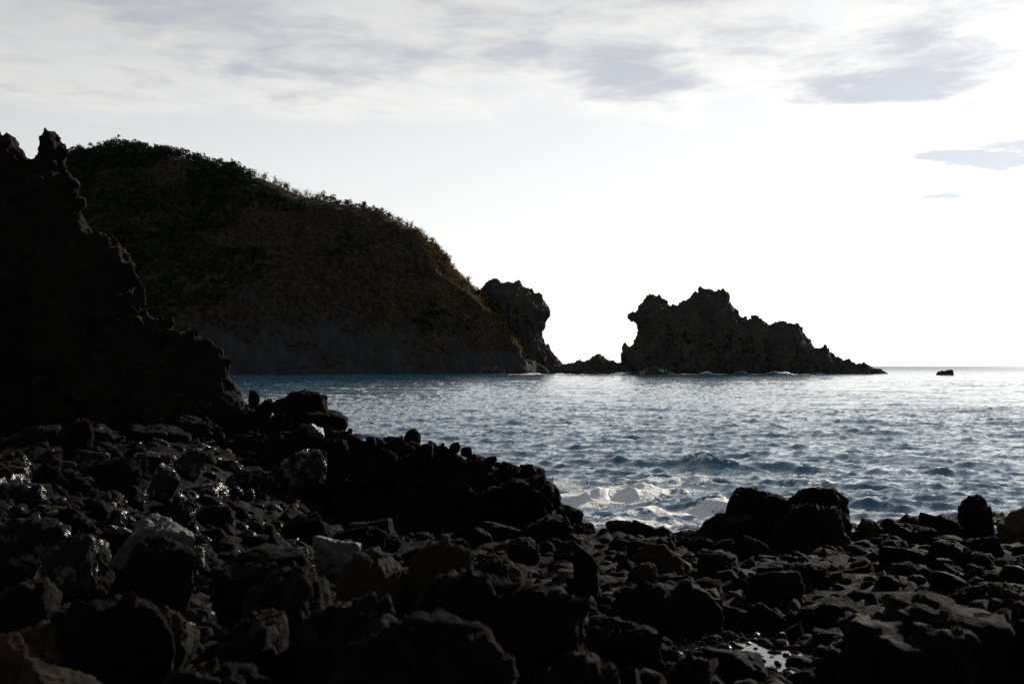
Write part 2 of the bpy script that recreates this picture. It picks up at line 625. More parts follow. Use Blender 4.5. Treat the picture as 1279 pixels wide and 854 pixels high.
def shore_y(x):
    return np.interp(x, [a for a, b in SHORE_PTS], [b for a, b in SHORE_PTS])


def build_sea():
    ys = np.concatenate([np.geomspace(35, 420, 510), np.geomspace(424, 2600, 230), np.geomspace(2700, 60000, 40)])
    us = np.concatenate([np.linspace(-1.6, -0.47, 24)[:-1], np.linspace(-0.47, 0.47, 640), np.linspace(0.47, 1.6, 24)[1:]])
    U, Yg = np.meshgrid(us, ys, indexing='xy')
    X = U * Yg
    sh = X.shape
    x, y = X.ravel(), Yg.ravel()
    wd = np.array([-0.45, -0.89])
    t1, L1 = wave_tile(768, 83.0, 4.6, 0.060, wd, 2.5, 0.5, 1)
    t2, L2 = wave_tile(512, 31.7, 1.9, 0.037, wd, 1.5, 0.14, 2)
    t3, L3 = wave_tile(256, 410.0, 24.0, 0.075, wd, 6.0, 6.0, 3)
    z = np.zeros_like(x)
    ox, oy, jac = np.zeros_like(x), np.zeros_like(x), np.zeros_like(x)
    gust = 0.8 + 0.35 * vnoise(np.stack([x / 37, y / 60, 0 * x], 1), 5)
    for (t, L, ang, chop, f0, f1) in ((t3, L3, 0.05, 1.0, 3000, 9000), (t1, L1, 0.0, 1.15, 900, 3500), (t2, L2, -0.25, 1.0, 160, 600)):
        h, a, b, j = tile_at(t, L, x, y, ang)
        fade = 1 - sstep(f0, f1, y)
        if t is not t3:
            fade = fade * gust
        z += h * fade
        ox += a * fade * chop
        oy += b * fade * chop
        jac += j * fade
    # swell steepening into breakers as it nears the rocks
    foam = np.zeros_like(x)

    def breaker(cx, cy, ln, slope, hgt, wid, fo):
        nonlocal z, foam
        s = (x - cx)
        c = cy + slope * s + 0.35 * np.sin(s * 0.9 + cy) + 0.5 * vnoise(np.stack([x * .5, 0 * x, 0 * x + cy], 1), 9)
        env = np.exp(-(s / ln) ** 2)
        r = y - c
        prof = np.where(r < 0, np.exp(-(r / (wid * 0.45)) ** 2), np.exp(-(r / (wid * 1.5)) ** 2))
        z += hgt * env * prof * (1 + 0.7 * vnoise(np.stack([x * 1.3, y * 1.3, 0 * x + cy], 1), 14))
        foam += fo * env * np.exp(-((r - 0.1 * wid) / (wid * 1.1)) ** 2)
    breaker(3.0, 49.5, 2.5, 0.10, 0.36, 1.4, 1.3)
    breaker(8.4, 62.0, 4.2, -0.5, 0.34, 1.1, 0.55)
    breaker(6.2, 45.5, 3.0, 0.35, 0.24, 0.8, 0.70)
    breaker(3.8, 42.2, 2.4, 0.05, 0.12, 0.8, 0.65)
    breaker(5.8, 54.0, 2.2, -0.1, 0.14, 0.7, 0.60)
    breaker(11.5, 52.0, 2.8, -0.15, 0.14, 0.7, 0.5)
    breaker(17.0, 60.0, 3.0, -0.10, 0.15, 0.8, 0.4)
    foam += 0.30 * np.exp(-((y - shore_y(x) - 1.0) / 2.2) ** 2) + 0.34 * np.exp(-((y - 48) / 9) ** 2 - ((x - 5) / 6) ** 2)
    # white water round the far rocks
    d_front = np.interp(x, [-400, -60, -20, 10, 60, 70, 100, 150, 215, 260], [712, 716, 722, 735, 742, 742, 745, 752, 768, 790])
    far = np.exp(-((y - d_front) / 14) ** 2) * (y > 500)
    wx = sstep(-25, 8, x) * (1 - sstep(120, 215, x)) + 0.25
    foam += far * wx * (0.62 + 0.5 * vnoise(np.stack([x / 9, y / 30, 0 * x], 1), 3))
    z += far * wx * 1.5 * np.maximum(0.12, vnoise(np.stack([x / 6, y / 30, 0 * x + 4], 1), 4) + 0.15 * vnoise(np.stack([x / 1.5, y / 9, 0 * x], 1), 6))
    foam += np.clip((jac - 0.42) * 0.8, 0, 0.42)
    near = 1 - sstep(30, 36, y) * 0
    z -= 0.02
    co = np.stack([x - ox, y - oy, z], 1)
    nr, nc = sh
    i = np.arange(nr * nc).reshape(sh)
    f = np.stack([i[:-1, :-1], i[:-1, 1:], i[1:, 1:], i[1:, :-1]], -1).reshape(-1, 4)
    m = mesh_from('sea', co, f)
    at = m.attributes.new('foam', 'FLOAT', 'POINT')
    at.data.foreach_set('value', np.clip(foam * 0.78, 0, 0.76).astype(np.float32))
    link('sea', m, M_SEA, kind='structure')


build_sea()


# ------------------------------------------------------------------ the shore
POOL = (2.55, 14.4)


def ground_raw(x, y):
    d = shore_y(x) - y
    inland = np.interp(y, [0, 6, 9, 12, 20, 30, 40, 60], [2.9, 2.1, 1.85, 1.65, 1.1, 0.6, 0.12, 0.12])
    inland = inland - 0.24 * sstep(2.5, 5.0, x) * sstep(26, 34, y)
    z = np.where(d > 0, np.minimum(inland, 0.10 * d), 0.22 * d)
    w = 1 - sstep(-8.5, -3.0, x)
    bank = 2.45 - 0.012 * np.abs(y - 40) - np.maximum(0, y - 45) * 0.5
    z = z * (1 - w) + np.maximum(z, bank) * w
    return z


def ground(x, y):
    x, y = np.broadcast_arrays(np.asarray(x, float), np.asarray(y, float))
    z = ground_raw(x, y)
    p = np.stack([x.ravel(), y.ravel(), np.zeros(x.size)], 1)
    n = 0.20 * fbm(p, 0.35, 3, 0.5, 41) + 0.07 * fbm(p, 1.7, 3, 0.5, 47)
    z = z + n.reshape(x.shape)
    b = np.exp(-(((x - POOL[0]) / 0.9) ** 2 + ((y - POOL[1]) / 2.2) ** 2))
    return z - 0.22 * b


def build_shore():
    xs = np.arange(-26, 26, 0.17)
    ys = np.arange(1, 54, 0.17)
    X, Y = np.meshgrid(xs, ys)
    Z = ground(X, Y)
    p = np.stack([X.ravel(), Y.ravel(), Z.ravel()], 1)
    lump = 0.42 - worley(p * np.array([1, 1, 0.3]), 1.9, 5)
    p[:, 2] += 0.22 * np.clip(lump, -0.3, 0.5) + 0.12 * fbm(p, 2.4, 3, 0.6, 3, True)
    i = np.arange(X.size).reshape(X.shape)
    f = np.stack([i[:-1, :-1], i[:-1, 1:], i[1:, 1:], i[1:, :-1]], -1).reshape(-1, 4)
    link('ground', mesh_from('ground', p, f), M_GROUND, kind='structure')


build_shore()


def hit_ground(px, py, y0=4.0, y1=60.0):
    """Where the sight line of a photo pixel first meets the shore."""
    Y = np.arange(y0, y1, 0.05)
    a, b = P(px, py, 1.0), None
    X = a[0] * Y
    Z = CAM_H + (a[2] - CAM_H) * Y
    g = ground(X, Y)
    k = np.argmax(Z < g)
    return (X[k], Y[k], g[k]) if Z[k] < g[k] else None


# ------------------------------------------------------------------ crag above the shore
CRAG = [(-240, 95), (-180, 110), (-110, 150), (-60, 172), (-30, 176), (0, 172), (6, 167), (12, 171), (20, 176), (22, 183), (29, 186), (36, 193), (42, 198), (48, 196),
        (51, 189), (51, 180), (53, 172), (61, 165), (68, 166), (75, 170), (82, 180), (84, 190), (82, 204), (83, 209), (89, 217), (97, 225), (101, 232), (100, 241), (97, 246),
        (101, 248), (106, 247), (104, 254), (101, 258), (104, 270), (107, 281), (111, 291), (118, 296), (128, 300), (137, 306), (147, 312), (155, 320), (160, 331), (158, 341), (163, 353), (169, 366),
        (176, 383), (186, 392), (190, 402), (199, 404), (207, 408), (215, 416), (228, 415), (236, 420), (243, 422), (246, 432), (255, 432), (259, 441), (266, 439), (276, 440), (281, 448), (287, 453),
        (290, 466), (296, 478), (303, 487), (312, 503), (326, 518), (345, 535), (372, 556)]


def d_crag(p):
    return (0.28 * fbm(p, 0.5, 3, 0.5, 61) + 0.17 * facets(p * np.array([1, 1, .8]), 0.8, 62)
            + 0.15 * facets(p, 2.0, 64) + 0.09 * facets(p, 4.6, 65) + 0.10 * fbm(p, 4.1, 2, 0.7, 66, True))


v, f = formation(CRAG, 44.0, 1.4, 0.095, 1.6, 2.2, 0.42, d_crag, 0.5)
link('rock_crag', mesh_from('rock_crag', v, f), M_CRAG, label='tall black lava crag with a finger shaped pinnacle above the rocky shore', category='crag')

OUT = [(270, 540), (300, 542), (340, 548), (400, 551), (430, 547), (460, 551), (480, 555), (505, 553), (520, 557), (545, 562), (570, 564), (600, 575), (625, 583), (640, 592), (655, 597),
       (672, 606), (688, 618), (696, 640), (712, 650), (733, 660), (748, 676)]


def d_out(p):
    return 0.20 * fbm(p, 0.7, 3, 0.5, 71) + 0.28 * facets(p, 1.1, 72) + 0.18 * facets(p, 2.7, 73) + 0.09 * fbm(p, 5.0, 2, 0.6, 74, True)


v, f = formation(OUT, 38.5, -0.6, 0.085, 1.2, 1.2, 0.62, d_out, 0.4, back=4.0)
link('rock_outcrop', mesh_from('rock_outcrop', v, f), M_ROCK, label='long low outcrop of black lava sloping down into the breaking waves', category='outcrop')

# ------------------------------------------------------------------ far headland, its rocky head, the sea stack, the reef
HILL = [(-330, 420), (-230, 345), (-120, 285), (-40, 250), (20, 225), (60, 210), (85, 200), (118, 198), (135, 191), (150, 188), (170, 190), (200, 192), (225, 194), (250, 200), (280, 208), (310, 218),
        (345, 226), (380, 238), (420, 250), (450, 261), (480, 275), (505, 286), (520, 295), (535, 307), (550, 323), (560, 338), (575, 350), (590, 361), (605, 373), (620, 388), (632, 402),
        (641, 416), (650, 432), (658, 446), (668, 458), (680, 466)]


def d_hill(p):
    q = p * np.array([1, 1, 0.45])
    return (7.0 * fbm(q, 0.016, 3, 0.5, 81) + 4.5 * fbm(q, 0.05, 3, 0.5, 82, True) * (1 - 0.6 * sstep(60, 110, p[:, 2]))
            + 1.6 * fbm(p, 0.16, 3, 0.55, 83))


hv, hf = formation(HILL, 850.0, -3.0, 2.0, 40.0, 60.0, 0.62, d_hill, 10.0, edge=1.8)
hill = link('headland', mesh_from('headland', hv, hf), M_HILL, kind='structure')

HEAD = [(596, 378), (600, 366), (603, 360), (608, 355), (615, 349.5), (621, 351), (626, 354), (632, 352), (637, 354), (642, 356), (645, 352), (648, 351), (651, 356), (656, 360), (660, 359), (665, 363),
        (668, 367), (671, 367), (676, 368), (677, 375), (681, 381), (685, 386), (685.5, 391), (683, 396), (680, 400), (681, 408), (677, 412), (678, 421), (682, 429), (687, 433),
        (690, 439), (693, 444), (697, 449), (702, 454), (708, 468)]
STACK = [(774, 470), (776, 455), (777, 443), (778, 434), (780, 430), (784, 434), (788, 434), (791, 431), (793, 428), (796, 420), (797.5, 414), (796, 408), (794, 403), (791, 399), (789.5, 396), (787, 396),
         (789, 391), (791.5, 389), (793, 392), (795, 389), (796.5, 381), (799, 381), (803, 380.5), (806, 376), (809, 373), (811, 367), (815, 369), (819, 370), (821, 373), (823.5, 368), (826, 375),
         (829, 374), (831.5, 377), (832, 381), (836, 381.5), (842, 380), (846, 381), (848, 377), (856, 375), (861, 373), (864, 368), (868, 365), (872, 364.5), (874, 358), (877, 360.5), (882, 361),
         (886, 359), (890, 364), (895, 361.5), (898, 358), (900, 362), (903, 361.5), (909, 366), (909.5, 372), (911, 378), (915, 382), (918, 387), (922, 391), (925, 397), (930, 397), (934, 400),
         (940, 400), (941, 396), (945, 396), (946, 400), (953, 401), (959, 405), (965, 404.5), (972, 403), (980, 405.5), (990, 404.5), (997, 404), (998, 407), (1002, 409), (1003, 414),
         (1006, 421), (1011, 424), (1014, 428), (1017, 434), (1022, 433.5), (1026, 435), (1030, 433), (1034, 436), (1040, 443), (1043, 449), (1048, 447), (1053, 451), (1058, 450),
         (1062, 448), (1066, 453), (1073, 455), (1077, 456), (1079, 453), (1084, 456), (1088, 459), (1095, 460), (1101, 461), (1108, 466)]
REEF = [(684, 470), (700, 458), (706, 455), (712, 455), (716, 453), (722, 451), (730, 453), (735, 452), (740, 450), (744, 446), (747, 443.5), (751, 446), (755, 449), (760, 452), (763, 451), (766, 450), (771, 453), (776, 453), (784, 456), (792, 470)]


def d_stack(p):
    q = p * np.array([1, 1, 0.6])
    t = p * np.array([1, 1, 0.45])
    return 0.8 * fbm(q, 0.09, 3, 0.5, 91) + 1.1 * facets(t, 0.22, 92) + 0.7 * facets(p, 0.55, 93) + 0.8 * fbm(t, 0.35, 3, 0.66, 94, True)


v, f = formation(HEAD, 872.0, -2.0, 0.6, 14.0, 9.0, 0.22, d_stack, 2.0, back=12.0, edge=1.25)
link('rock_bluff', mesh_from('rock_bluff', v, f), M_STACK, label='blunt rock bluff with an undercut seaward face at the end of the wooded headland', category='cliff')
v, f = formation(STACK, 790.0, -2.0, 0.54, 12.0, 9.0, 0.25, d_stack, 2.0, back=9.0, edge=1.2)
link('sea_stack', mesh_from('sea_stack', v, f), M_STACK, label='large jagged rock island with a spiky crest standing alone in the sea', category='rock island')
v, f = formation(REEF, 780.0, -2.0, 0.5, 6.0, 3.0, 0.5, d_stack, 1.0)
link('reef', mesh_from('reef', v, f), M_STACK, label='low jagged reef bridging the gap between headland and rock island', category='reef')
for out, Y, lab in (
        ([(714, 470), (722, 465), (735, 463.5), (750, 464), (764, 463), (778, 464), (790, 463.5), (800, 470)], 742.0, 'long flat skerry awash in front of the reef'),
        ([(803, 470), (807, 464), (811, 460), (817, 459.5), (820, 462), (822, 461), (824, 464), (832, 465), (840, 470)], 735.0, 'small wave washed skerry with white spray behind it'),
        ([(1169, 471), (1172, 465), (1176, 463.5), (1182, 462.5), (1187, 461.5), (1190, 463), (1192, 471)], 700.0, 'small isolated rock awash in open water beyond the island tip'),
        ([(590, 470), (600, 459), (610, 457.5), (620, 458), (624, 463), (628, 470)], 745.0, 'low rock washed by surf at the foot of the headland'),
        ([(626, 470), (628, 462), (631, 463), (634, 470)], 728.0, 'tiny dark rock in the white surf off the headland'),
        ([(642, 470), (648, 456), (655, 458), (662, 463), (668, 470)], 745.0, 'pointed rock in the surf below the rock bluff')):
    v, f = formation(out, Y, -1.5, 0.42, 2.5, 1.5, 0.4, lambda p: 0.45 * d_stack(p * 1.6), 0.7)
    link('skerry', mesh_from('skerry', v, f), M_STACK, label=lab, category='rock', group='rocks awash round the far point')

# ------------------------------------------------------------------ trees on the headland
hm = hill.data
hn = np.zeros(len(hv) * 3, np.float32)
hm.vertices.foreach_get('normal', hn)
hn = hn.reshape(-1, 3)
hpx, hpy = project(hv)
g = np.random.default_rng(21)


def leaf_cloud(gen, centres, radii, n_each, size, flat=0.7):
    """leaf-sized triangles spread through clumps"""
    c = np.repeat(centres, n_each, 0)
    r = np.repeat(radii, n_each)
    d = gen.standard_normal((len(c), 3))
    d /= np.linalg.norm(d, axis=1)[:, None]
    q = c + d * (r * gen.random(len(c)) ** 0.4)[:, None] * np.array([1, 1, flat])
    a = gen.standard_normal((len(c), 3))
    b = gen.standard_normal((len(c), 3))
    s = size * (0.6 + 0.8 * gen.random(len(c)))[:, None]
    a = a / np.linalg.norm(a, axis=1)[:, None] * s
    b = b / np.linalg.norm(b, axis=1)[:, None] * s * 0.7
    v = np.stack([q - a, q + a, q + b], 1).reshape(-1, 3)
    return v, np.arange(len(v)).reshape(-1, 3)


def tube(pts, r0, r1, sides=4):
    vs, fs = [], []
    n = len(pts)
    for i, p in enumerate(pts):
        d = Vector(pts[min(i + 1, n - 1)]) - Vector(pts[max(i - 1, 0)])
        q = d.to_track_quat('Z', 'Y')
        r = r0 + (r1 - r0) * i / (n - 1)
        for k in range(sides):
            a = 2 * math.pi * k / sides
            vs.append(tuple(Vector(p) + q @ Vector((r * math.cos(a), r * math.sin(a), 0))))
    for i in range(n - 1):
        for k in range(sides):
            a, b = i * sides + k, i * sides + (k + 1) % sides
            fs += [(a, b, b + sides), (a, b + sides, a + sides)]
    return np.array(vs), np.array(fs)


def join(parts):
    off, V, F_ = 0, [], []
    for v, f in parts:
        V.append(v)
        F_.append(f + off)
        off += len(v)
    return np.concatenate(V), np.concatenate(F_)


def evergreen(gen, leaves, size, h=6.0, umbrella=False):
    n = int(gen.integers(8, 13))
    ang = gen.random(n) * 6.28
    rad = 2.3 * np.sqrt(gen.random(n))
    zz = h * (0.18 + 0.72 * gen.random(n)) * (1 - 0.10 * (rad / 2.3) ** 2)
    if umbrella:
        rad, zz = rad * 1.5, h * (0.72 + 0.2 * gen.random(n))
    c = np.stack([rad * np.cos(ang), rad * np.sin(ang), zz], 1)
    rr = 0.75 + 0.55 * gen.random(n)
    tr = [tube([(0, 0, -1), (.1, .05, h * .3), (.05 * gen.standard_normal(), .1, h * .75)], .22, .07)]
    for k in range(0, n, 2):
        tr.append(tube([(.08, .05, h * .4), tuple((c[k] + np.array([0, 0, h * .4])) / 2), tuple(c[k])], .09, .03, 3))
    return join(tr), leaf_cloud(gen, c, rr, max(4, leaves // n), size, 0.45 if umbrella else 0.7)


def bare(gen, twigs, h=5.0, leaves=0):
    tr = [tube([(0, 0, -1), (.05, .1, h * .35), (0.2 * gen.standard_normal(), .2 * gen.standard_normal(), h * .7)], .14, .05)]
    vs = []
    for k in range(twigs):
        z0 = h * (0.2 + 0.5 * gen.random())
        a, s = gen.random() * 6.28, 0.25 + 0.75 * gen.random()
        L = h * (0.25 + 0.3 * gen.random())
        p0 = np.array([0.05 * gen.standard_normal(), 0.05 * gen.standard_normal(), z0])
        p1 = p0 + L * np.array([math.cos(a) * s, math.sin(a) * s, 0.5 + 0.6 * gen.random()])
        sd_ = np.cross(p1 - p0, gen.standard_normal(3))
        sd_ = sd_ / np.linalg.norm(sd_) * 0.07
        vs += [p0 - sd_, p0 + sd_, p1]
        for _ in range(2):
            t = 0.4 + 0.5 * gen.random()
            q0 = p0 + (p1 - p0) * t
            q1 = q0 + 0.55 * L * np.array([gen.standard_normal() * .5, gen.standard_normal() * .5, 0.4 + 0.5 * gen.random()])
            vs += [q0 - sd_ * .6, q0 + sd_ * .6, q1]
    v = np.array(vs)
    tw = (v, np.arange(len(v)).reshape(-1, 3))
    if leaves:
        c = v[2::3][gen.integers(0, len(v) // 3, max(3, leaves // 6))]
        tw = join([tw, leaf_cloud(gen, c, np.full(len(c), 0.55), 6, 0.24)])
    return join(tr), tw


# candidate spots: the side of the headland that looks over the bay, above the bare sea cliff
ok = (hv[:, 2] > 22) & (hpx > -110) & (hpx < 660)
top_line = np.interp(hpx, [a for a, b in HILL], [b for a, b in HILL])
depth_below = hpy - top_line                                          # pixels under the skyline
ok &= (hv[:, 1] < 862)
woods = 0.5 + 0.5 * fbm(hv * np.array([1, 1, 0.7]), 0.03, 3, 0.5, 55)
limit = 90 + 190 * woods + 30 * (hpx < 330)
prob = np.where(depth_below < limit, 1.0, 0.10) * ok
prob *= np.where(hpx < 60, 0.35, 1.0)
prob *= np.where(hpx > 560, np.where(depth_below < 30, 0.6, 0.1), 1.0)
prob *= np.clip(0.25 + np.abs(hn[:, 1]), 0, 1) * np.where(depth_below < 14, 3.0, 1.0)
pick = g.choice(len(hv), min(9000, int((prob > 0).sum())), replace=False, p=prob / prob.sum())
spots, cell = [], {}
for i in pick:
    k = tuple((hv[i] / (1.7 if depth_below[i] < 14 else 2.3)).astype(int))
    if any((k[0] + a, k[1] + b, k[2] + c) in cell for a in (-1, 0, 1) for b in (-1, 0, 1) for c in (-1, 0, 1) if abs(a) + abs(b) + abs(c) < 2):
        continue
    cell[k] = 1
    spots.append(i)
kinds = []
for i in spots:
    e = 0.5 + 0.5 * vnoise((hv[i:i + 1] * 0.035 + 3), 77)[0]
    x = hpx[i]
    green = np.interp(x, [60, 200, 260, 330, 480, 600], [1.0, 0.93, 0.5, 0.30, 0.18, 0.25])
    gold = np.interp(x, [480, 540, 580, 640], [0.0, 0.15, 0.45, 0.5])
    if e < green * 0.62 + 0.22:
        kinds.append('green')
    elif g.random() < gold:
        kinds.append('gold')
    else:
        kinds.append('bare' if g.random() < np.interp(x, [200, 330, 420, 520], [0.8, 0.6, 0.4, 0.25]) else 'rust')
print('spots', len(spots), {q: kinds.count(q) for q in set(kinds)})
# the trees that show largest stand along the skyline: those are built singly
score = [(900 if hpx[i] < 66 else 0) + depth_below[i] + 25 * g.random() - (8 if k == 'green' else 0) for i, k in zip(spots, kinds)]
order = np.argsort(score)
single = set(order[:270])
gg = np.random.default_rng(33)
PROTO = {'green': [evergreen(gg, 620, 0.30) for _ in range(5)], 'bare': [bare(gg, 60) for _ in range(4)],
         'rust': [bare(gg, 34, 4.2, 260) for _ in range(4)], 'gold': [bare(gg, 24, 2.4, 160) for _ in range(3)]}
MATS = {'green': M_GREEN, 'bare': M_TWIG, 'rust': M_RUST, 'gold': M_GOLD}
MESH = {k: [(mesh_from('trunk', *a, smooth=True), mesh_from('crown', *b, smooth=False)) for a, b in v] for k, v in PROTO.items()}
for k, lst in MESH.items():
    for a, b in lst:
        a.materials.append(M_BARK)
        b.materials.append(MATS[k])
NAMES = {'green': ('evergreen_tree', 'dark green evergreen tree', 'tree', 'evergreen trees'),
         'bare': ('bare_tree', 'leafless grey brown tree', 'tree', 'leafless trees'),
         'rust': ('autumn_tree', 'rust brown withered tree', 'tree', 'rust brown trees'),
         'gold': ('dry_shrub', 'low straw coloured shrub', 'shrub', 'straw coloured shrubs')}
LOW = {'green': [evergreen(gg, 84, 0.76)[1] for _ in range(5)], 'bare': [bare(gg, 34)[1] for _ in range(5)],
       'rust': [bare(gg, 14, 4.2, 80)[1] for _ in range(5)], 'gold': [bare(gg, 10, 2.4, 50)[1] for _ in range(4)]}
rest = {k: [] for k in LOW}
for j, (i, k) in enumerate(zip(spots, kinds)):
    sc = 0.6 + 0.95 * g.random() ** 1.6
    if hpx[i] > 420 and k == 'green':
        sc *= 0.8
    sc *= np.interp(hpx[i], [60, 300, 540, 640], [1.0, 0.9, 0.72, 0.6])
    rz = g.random() * 6.28
    base = hv[i] - np.array([0, 0, 0.4])
    if j in single:
        nm, lab, cat, grp = NAMES[k]
        where = ('along the skyline' if depth_below[i] < 12 else 'below the skyline') + (' beside the pines' if hpx[i] < 150 else ' on the rounded summit' if hpx[i] < 260 else
                 ' on the long seaward ridge' if hpx[i] < 470 else ' above the sunlit shoulder' if hpx[i] < 570 else ' next to the rock bluff')
        lab, grp = lab + ' ' + where, grp + ' ' + where
        e = bpy.data.objects.new(nm, None)
        C.objects.link(e)
        e.location = base
        e.rotation_euler = (0, 0, rz)
        e.scale = (sc, sc, sc * (0.85 + 0.3 * g.random()))
        e['label'], e['category'], e['group'] = lab, cat, grp
        a, b = MESH[k][int(g.integers(len(MESH[k])))]
        link('trunk', a, None, e)
        link('crown', b, None, e)
    else:
        v, f = LOW[k][int(g.integers(len(LOW[k])))]
        c, s = math.cos(rz), math.sin(rz)
        q = np.stack([v[:, 0] * c - v[:, 1] * s, v[:, 0] * s + v[:, 1] * c, v[:, 2]], 1) * sc + base
        rest[k].append((q, f))
for k, (nm, lab) in {'green': ('evergreen_woodland', 'dense dark evergreen woodland covering the headland slope'), 'bare': ('leafless_woodland', 'leafless grey brown woodland covering the headland slope'),
                     'rust': ('autumn_woodland', 'rust brown scrub woodland covering the headland slope'), 'gold': ('dry_scrub', 'straw coloured scrub on the sunlit shoulder of the headland')}.items():
    if rest[k]:
        v, f = join(rest[k])
        link(nm, mesh_from(nm, v, f, False), MATS[k], kind='stuff', label=lab, category='woodland')

# a loose pine with gaps between its branches stands at the edge of the wood
for (px, sc, lab) in ((100, 1.25, 'tall pine with open layered branches and sky showing through beside the crag'), (119, 1.0, 'spreading pine with a flat crown on the headland crest')):
    tp = P(px, 199, 842)
    (a, b) = evergreen(gg, 700, 0.28, 6.0, True)
    e = bpy.data.objects.new('pine_tree', None)
    C.objects.link(e)
    e.location = tp - np.array([0, 0, 2.0])
    e.scale = (sc, sc, sc)
    e['label'], e['category'] = lab, 'tree'
    link('trunk', mesh_from('trunk', *a), M_BARK, e)
    link('crown', mesh_from('crown', *b, smooth=False), M_GREEN, e)

# dry grass on the sunlit shoulder
patchy = vnoise(hv * 0.09, 19) * 0.35
sel = np.where((hpx < 655) & (hv[:, 2] > 12) & (hn[:, 0] + patchy + 0.004 * (hpx - 560) > 0.42) & (hpx > 440) & (hv[:, 1] < 872))[0]
if len(sel):
    n_bl = 26000
    k = g.choice(sel, n_bl)
    b0 = hv[k] + g.standard_normal((n_bl, 3)) * np.array([0.9, 0.9, 0.2])
    L = 0.7 + 0.9 * g.random(n_bl)
    tip = b0 + np.stack([g.standard_normal(n_bl) * .5, g.standard_normal(n_bl) * .5, L], 1)
    sd_ = g.standard_normal((n_bl, 3)) * 0.14
    vv = np.stack([b0 - sd_, b0 + sd_, tip], 1).reshape(-1, 3)
    link('dry_grass', mesh_from('dry_grass', vv, np.arange(len(vv)).reshape(-1, 3), False), M_GOLD, kind='stuff', label='golden dry grass on the sunlit shoulder of the headland', category='grass')


# ------------------------------------------------------------------ boulders
def icosphere(sub):
    bm = bmesh.new()
    bmesh.ops.create_icosphere(bm, subdivisions=sub, radius=1)
    v = np.array([q.co[:] for q in bm.verts])
    f = np.array([[q.index for q in t.verts] for t in bm.faces])
    bm.free()
    return v, f


ICO = {s: icosphere(s) for s in (2, 3, 6, 5)}


def boulder_mesh(seed, sub=5, angular=0.7, rough=1.0):
    gen = np.random.default_rng(seed)
    d, f = ICO[sub]
    n = gen.standard_normal((int(gen.integers(9, 15)), 3))
    n /= np.linalg.norm(n, axis=1)[:, None]
    n = np.concatenate([n, [[0, 0, 1], [0, 0, -1], [1, 0, 0], [-1, 0, 0], [0, 1, 0], [0, -1, 0]] + gen.standard_normal((6, 3)) * 0.18])
    n /= np.linalg.norm(n, axis=1)[:, None]
    off = 0.72 + 0.35 * gen.random(len(n))
    dot = d @ n.T
    pw = 10 + 22 * angular
    r = np.sum((np.maximum(dot, 0.02) / off) ** pw, 1) ** (-1 / pw)
    s = gen.random(3) * 50
    q = d * r[:, None]
    r = r * (1 + 0.10 * fbm(q + s, 1.6, 3, 0.5, seed))
    q = d * r[:, None]
    if sub >= 5:
        w = q + s + 0.10 * np.stack([vnoise((q + s) * 3 + 7 * t, seed + t) for t in range(3)], 1)
        k = 0.060 * facets(w, 1.9, seed) + 0.030 * facets(w, 5.0, seed + 3) + 0.018 * fbm(q + s, 9, 3, 0.6, seed + 9) + 0.012 * fbm(q + s, 22, 2, 0.6, seed + 12, True)
    else:
        k = 0.08 * fbm(q + s, 3.0, 2, 0.5, seed + 5)
    q = d * (r + rough * k)[:, None]
    lo, hi = q.min(0), q.max(0)
    return (q - (lo + hi) / 2) / ((hi - lo) / 2), f                   # fills the unit box -1..1


VAR = [mesh_from('boulder', *boulder_mesh(100 + i, 5, (0.4, 1.0, 0.6, 1.2)[i % 4], (1.6, 1.2, 2.0, 1.1)[i % 4])) for i in range(12)]
for m_ in VAR:
    m_.materials.append(M_ROCK)


def rock_object(var, mat, label, category='boulder', group=None):
    o = link('boulder', VAR[var % len(VAR)], None, None, label=label, category=category)
    o.material_slots[0].link = 'OBJECT'
    o.material_slots[0].material = mat
    if group:
        o['group'] = group
    return o


def boulder(px, top, bot, w, Y, var, mat, label, rz=0.0, deep=0.9, tilt=(0, 0), name='boulder', cat='boulder', group=None, sink=0.25):
    if Y is None:
        h = hit_ground(px, bot)
        Y = h[1] if h else 40.0
    a, b = P(px, top, Y), P(px, bot, Y)
    hh = (a[2] - b[2]) * (1 + sink)
    ww = w / FPX * Y
    o = rock_object(var, mat, label, cat, group)
    o.location = (a[0], Y, a[2] - hh / 2)
    o.scale = (ww / 2, ww * deep / 2, hh / 2)
    o.rotation_euler = (R(tilt[0]), R(tilt[1]), rz)
    return o


